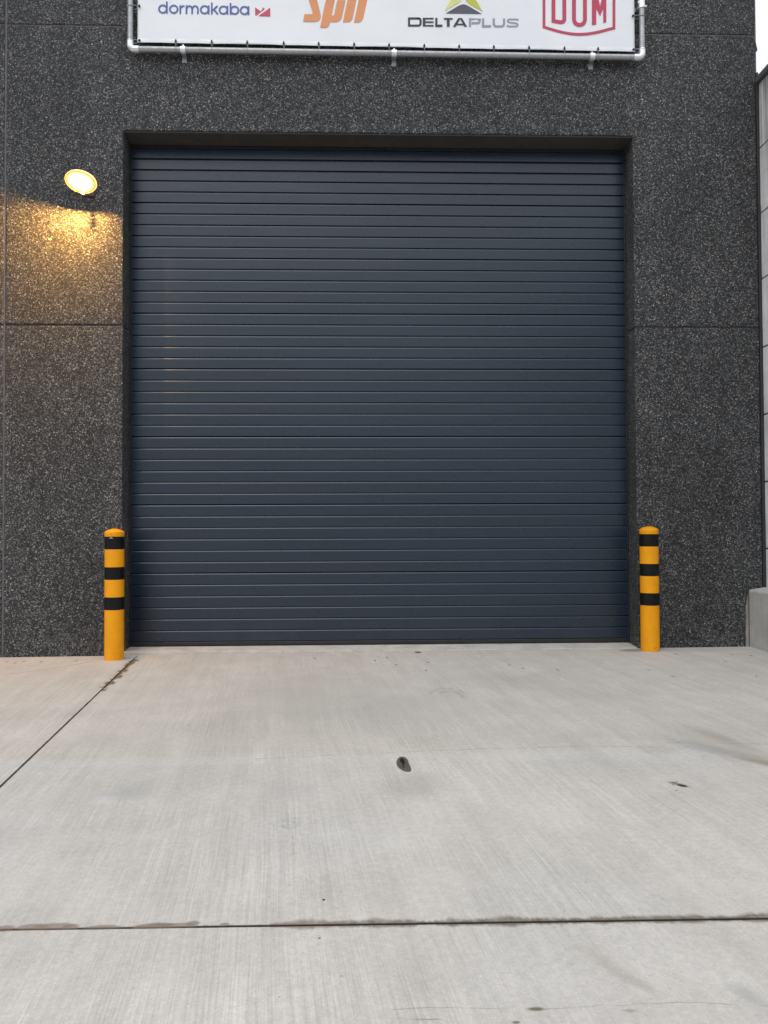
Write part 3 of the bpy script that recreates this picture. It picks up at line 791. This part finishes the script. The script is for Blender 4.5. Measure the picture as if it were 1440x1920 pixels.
so_ = sh.modifiers.new('solid', 'SOLIDIFY'); so_.thickness = .0012; so_.offset = 1
# the turned hem welded along the bottom
bm = bmesh.new()
hv = []
for i in range(NX+1):
    x = sx0+(sx1-sx0)*i/NX; z0 = hem(x)+.0035*scallop(x)
    hv.append([bm.verts.new((x, SY-.0014+.0022*scallop(x), z0)), bm.verts.new((x, SY-.0026+.0018*scallop(x), z0+.012)), bm.verts.new((x, SY-.0022+.001*scallop(x), z0+.034)), bm.verts.new((x, SY-.0012, z0+.036))])
for a, b in zip(hv, hv[1:]):
    for k in range(3): bm.faces.new((a[k], b[k], b[k+1], a[k+1]))
part('hem', bm, simple('hem vinyl', (.84, .87, .91), .4, 0, .02, 4), bn, smooth=True)

# ------------ the four printed logos: outlines measured on the sheet
LY = SY-.0036
class Art:
    def __init__(s): s.bm = bmesh.new(); s.k = 0
    def P(s, x, y):
        p = at(x, y, LY); return p
    def poly(s, pts):
        s.k += 1
        vs = [s.bm.verts.new(s.P(*p) + Vector((0, -.00012*s.k, 0))) for p in pts]
        f = s.bm.faces.new(vs)
        if f.normal.y > 0: f.normal_flip()
    def stroke(s, pts, w, closed=False):
        """ribbon of width w (px) with mitred joins"""
        s.k += 1
        P = [Vector((a, b, 0)) for a, b in pts]; n = len(P); A = []; B = []
        for i in range(n):
            if closed: d0 = P[i]-P[i-1]; d1 = P[(i+1) % n]-P[i]
            else:
                d0 = P[i]-P[i-1] if i else P[1]-P[0]; d1 = P[i+1]-P[i] if i < n-1 else d0
            d0.normalize(); d1.normalize()
            n0 = Vector((-d0.y, d0.x, 0)); n1 = Vector((-d1.y, d1.x, 0)); mm = (n0+n1)
            if mm.length < 1e-6: mm = n0
            mm.normalize(); q = w/2/max(.35, mm.dot(n0))
            A.append(P[i]+mm*q); B.append(P[i]-mm*q)
        off = Vector((0, -.00012*s.k, 0))
        A = [s.bm.verts.new(s.P(a.x, a.y)+off) for a in A]; B = [s.bm.verts.new(s.P(b.x, b.y)+off) for b in B]
        for i in range(n if closed else n-1):
            j = (i+1) % n; s.bm.faces.new((A[i], A[j], B[j], B[i]))
    def done(s, mat, name='printed_lettering', parent=None):
        bmesh.ops.recalc_face_normals(s.bm, faces=s.bm.faces)
        return part(name, s.bm, mat, parent or bn)
def arcp(cx, cy_, rx, ry, a0, a1, n=20):
    return [(cx+rx*math.cos(R(a0+(a1-a0)*i/n)), cy_+ry*math.sin(R(a0+(a1-a0)*i/n))) for i in range(n+1)]

# dormakaba, lower case, thin round letters; baseline falls to the right
A = Art(); w = 3.1
def by(x): return 25.2 + (x-298)*(28.6-25.2)/(471-298)       # baseline
def letter(ch, x):
    b = by(x); rr = 7.2
    def bowl(cx): A.stroke(arcp(cx, b-8.4, rr, 7.0, 0, 360, 28)[:-1], w, True)
    if ch == 'd': bowl(x+8.6); A.stroke([(x+16.2, b-22.5), (x+16.2, b)], w); return 20.3
    if ch == 'o': bowl(x+8.8); return 19.3
    if ch == 'a': bowl(x+8.6); A.stroke([(x+16.2, b-16.4), (x+16.2, b)], w); return 20.3
    if ch == 'b': A.stroke([(x+1.8, b-22.0), (x+1.8, b)], w); bowl(x+9.4); return 19.2
    if ch == 'r': A.stroke([(x+1.8, b-16), (x+1.8, b)], w); A.stroke([(x+2, b-9)]+arcp(x+8.2, b-8.6, 6.2, 6.0, 185, 282, 8), w); return 11.6
    if ch == 'm':
        A.stroke([(x+1.8, b-16.4), (x+1.8, b)], w)
        for k in (0, 10.8):
            A.stroke([(x+2.2+k, b-8)]+arcp(x+7.3+k, b-9.2, 5.2, 5.6, 190, 360, 12)+[(x+12.5+k, b)], w)
        return 27.2
    if ch == 'k':
        A.stroke([(x+1.8, b-22.5), (x+1.8, b)], w); A.stroke([(x+12.6, b-16), (x+3.0, b-7.0)], w); A.stroke([(x+5.8, b-9.2), (x+13.4, b-.2)], w); return 14.9
x = 296.6
for ch in 'dormakaba': x += letter(ch, x)
A.done(INK_BLUE).location
A = Art()
A.poly([(478.3, 13.6), (488.2, 20.6), (478.5, 29)])
A.poly([(493.0, 13.8), (496.6, 16.6), (480.6, 29.6), (479.9, 28.9), (490.4, 19.6)])
A.poly([(506.6, 14.2), (506.6, 30.8), (484.2, 30.2)])
A.done(INK_RED, 'printed_emblem')

# orange slanted lettering
A = Art()
A.poly([(571, 26.3), (585.3, 26.6), (586.3, 23.8), (575, -12), (579, -22), (612, -22), (609.6, -9), (594, -9.6), (593.2, -6), (601.2, 28), (601.4, 32), (599.6, 37), (595, 39.9), (589, 40.8), (568.2, 40.5)])
A.poly([(610.9, 0), (616, -21), (655, -20), (652, -7.5), (632, -8), (627.6, 0.4), (621.6, 28.8), (626.0, 29.1), (632.4, -.2), (648, .2), (640.8, 33.5), (637.5, 38.5), (632, 41), (618.5, 41.2), (617.3, 46.5), (614.8, 50), (611, 52), (600.1, 51.6)])
A.poly([(651.6, 0), (653.5, -9), (670, -8.6), (668, .9), (661.8, 32), (660.2, 37), (656, 41.2), (642.8, 41.8)])
A.poly([(672.2, .8), (677, -20), (695, -19.6), (688.2, 1.6), (681.2, 33), (678.6, 39), (673.5, 42.4), (663.4, 42.6)])
A.done(INK_ORANGE)

# DELTAPLUS wide lettering with the triangle emblem
def wide(art, word, x, h, adv, wd, t):
    for ch in word:
        b = 49.3 + (x-764)*(51.2-49.3)/(973-764); T = b-h; a = adv.get(ch, wd)
        lw_ = a-2.6; r2 = 4.2; x1 = x+lw_
        if ch == 'D': art.stroke([(x+t/2, b-1.4), (x+t/2, T+1.4), (x1-r2-1, T+1.4)]+arcp(x1-r2-1.4, T+r2+1.4, r2, r2, -90, 0, 6)+arcp(x1-r2-1.4, b-r2-1.4, r2, r2, 0, 90, 6), t*.86, True)
        if ch == 'E':
            art.stroke([(x+t*.55, T), (x+t*.55, b)], t*1.1)
            for yy in (T+1.4, (T+b)/2, b-1.4): art.stroke([(x+t*1.1, yy), (x1, yy)], 2.9)
        if ch == 'L': art.stroke([(x+t*.55, T), (x+t*.55, b-1.5), (x1, b-1.5)], t*.9)
        if ch == 'T': art.stroke([(x, T+1.5), (x1, T+1.5)], 3); art.stroke([(x+lw_/2, T+3), (x+lw_/2, b)], t*1.15)
        if ch == 'A':
            art.poly([(x, b), (x+lw_*.38, T), (x+lw_*.62, T), (x+lw_*.48, T+3.4), (x+5.2, b)])
            art.poly([(x+lw_*.50, T+.2), (x+lw_*.64, T), (x1, b), (x1-5.2, b)]); art.stroke([(x+6.5, b-4.3), (x1-6.5, b-4.3)], 2.5)
        if ch == 'P': art.stroke([(x+t*.55, b), (x+t*.55, T+1.5), (x1-3.5, T+1.5)]+arcp(x1-4.6, T+5.2, 3.4, 3.7, -80, 90, 8)+[(x+t*1.2, T+8.9)], t*.82)
        if ch == 'U': art.stroke([(x+t*.5, T)]+arcp(x+t*.5+5, b-6.4, 5, 5, 180, 90, 6)+arcp(x1-t*.5-5, b-6.4, 5, 5, 90, 0, 6)+[(x1-t*.5, T)], t*.88)
        if ch == 'S':
            art.stroke([(x1-.5, T+3.6), (x1-3, T+1.5), (x+4.5, T+1.5), (x+1.9, T+3.2), (x+1.9, T+5.4), (x+4.5, T+7.2), (x1-4.2, b-7.2), (x1-1.8, b-5.2), (x1-1.8, b-3.2), (x1-4.2, b-1.5), (x+3, b-1.5), (x+.4, b-3.8)], 3.1)
        x += a
    return x
A = Art(); adv = dict(D=28, E=23.4, L=18.6, T=18.2, A=25.6, P=24.8, U=26.5, S=23.5)
xe = wide(A, 'DELT', 764.6, 16.2, dict(D=28, E=23, L=16.6, T=19.2), 22, 4.6)
xe = wide(A, 'A', xe-2.2, 16.2, dict(A=29.2), 22, 4.6)
A.done(INK_DARK)
A = Art(); wide(A, 'PLUS', 878.6, 16.2, dict(P=24.6, L=20.2, U=26.6, S=25), 22, 4.6); A.done(INK_GREY)
A = Art(); A.poly([(835.5, 25), (859, 11.2), (864, 9), (869, 7.8), (874, 9), (879, 11.6), (903.8, 26.2)]); A.done(INK_SLATE, 'printed_emblem')
A = Art(); A.poly([(833.2, 21), (868.5, -38), (868.8, -8), (863, 2.6), (856, 7.2)]); A.done(INK_PALE, 'printed_emblem')
A = Art(); A.poly([(905.4, 22), (882, 9), (874.4, 2.6), (869.8, -8), (869.4, -38)]); A.done(INK_LIME, 'printed_emblem')

# red shield with narrow capitals
A = Art()
sh_ = [(1020, -28), (1020, 50.6)] + [(1020+131.2*k/16, 50.6+ (k/16)*1.2 + 13.0*math.sin(math.pi*k/16)) for k in range(1, 16)] + [(1151.2, 52.6), (1151.2, -26)]
top = [(1151.2-131.2*k/16, -26-(k/16)*1.8-13*math.sin(math.pi*k/16)) for k in range(1, 16)]
A.stroke(sh_+top, 5.2, True)
A.stroke([(1037.7, -20), (1037.7, 39.2)] + [(1047, 41), (1052, 41.6), (1056, 40.4), (1058, 37.5), (1058.2, 34), (1058, -10), (1056, -16), (1050, -19)], 7.2, True)
A.stroke([(1076.2, -10)]+[(1076.2, 36)]+arcp(1086.6, 36.4, 10.2, 10.2, 175, 5, 12)+[(1096.8, 36), (1096.8, -10)]+arcp(1086.6, -11, 10.2, 10.2, 0, -180, 12), 7.2, True)
A.poly([(1109.8, -22), (1117.8, -22), (1125.2, 11.8), (1132.4, -22), (1136.8, -22), (1136.8, 41.6), (1131.2, 43.2), (1131.0, 16), (1125.2, 30.4), (1118, 15.6), (1117.8, 46), (1109.8, 46.8)])
A.done(INK_RED)

# ------------------------------------------------------------ elastic ties with black balls
def tie(px, py, dirn, first, label):
    """a ball on the sheet face, a loop of cord round the tube"""
    b = at(px, py, SY-.012)
    t = thing('bungee_tie', label, 'tie', b, 'elastic ties lacing the banner to its frame')
    bm = bmesh.new()
    if dirn == 'down':
        lathe(bm, [(0, .012), (.005, .0115), (.0070, .006), (.0085, 0), (.0090, -.010), (.0075, -.016), (0, -.0175)], n=16)
        for k in (0,): pass
        obj('ball', bm, RUB, parent=t, smooth=True)
        zt = slope(b.x)-b.z; yc = PY-b.y
        pts = [(0, .0, -.014), (.001, -.004, zt+.030)]
        for k in range(11):
            a = R(160-k*14*1.7); pts.append((.001*k*.5, yc-.0275*math.sin(R(k*17+10)) if False else yc-.0275*math.cos(R(-62+k*24)), zt-.0275*math.sin(R(-62+k*24))))
        pts += [(.005, yc+.008, zt+.045), (.004, .0125, -.006)]
    else:
        bmesh.ops.create_uvsphere(bm, u_segments=16, v_segments=10, radius=.0105)
        obj('ball', bm, RUB, parent=t, smooth=True)
        s = -1 if dirn == 'left' else 1
        xt = (XA if s < 0 else XB)-b.x; yc = PY-b.y
        pts = [(s*.006, 0, 0), (xt-s*.03, -.004, .004)]
        for k in range(11): pts.append((xt+s*.0275*math.sin(R(-62+k*24)), yc-.0275*math.cos(R(-62+k*24)), .004-.0006*k*2))
        pts += [(xt-s*.045, yc+.008, -.012), (s*-.002, .0125, -.004)]
    bm = bmesh.new(); tube(bm, pts, .0026, 8); obj('cord', bm, CORD, parent=t, smooth=True)
    return t
def y_at(px): return 76.2 + (px-329)*(91.0-76.2)/(1121-329)
what = ['x', 'left of the clamp under the blue lettering', 'under the middle of the blue lettering', 'under the end of the blue lettering',
        'between the blue lettering and the orange lettering', 'under the start of the orange lettering', 'under the end of the orange lettering', 'just left of the middle pipe clamp',
        'under the first dark capitals', 'under the triangle emblem', 'under the lilac grey capitals', 'between the grey capitals and the red shield', 'under the middle of the red shield', 'under the red shield, beside the right clamp']
for i, px in enumerate(ties[1:-1]):
    tie(px, y_at(px), 'down', i == 0, 'black toggle on the bottom hem, '+what[i+1])
tie(261.3, 75.5, 'left', 0, 'black ball tie at the lower left corner of the banner')
tie(261.0, 11.0, 'left', 0, 'black ball tie on the left edge of the banner, above the corner')
tie(1187, 29.5, 'right', 0, 'black ball tie on the right edge of the banner, above the corner')
tie(1188, 92.5, 'right', 0, 'black ball tie at the lower right corner of the banner')
for o in list(bpy.data.objects):
    if o.name.startswith('sectional_door') and o.type == 'EMPTY': o.empty_display_size = .1
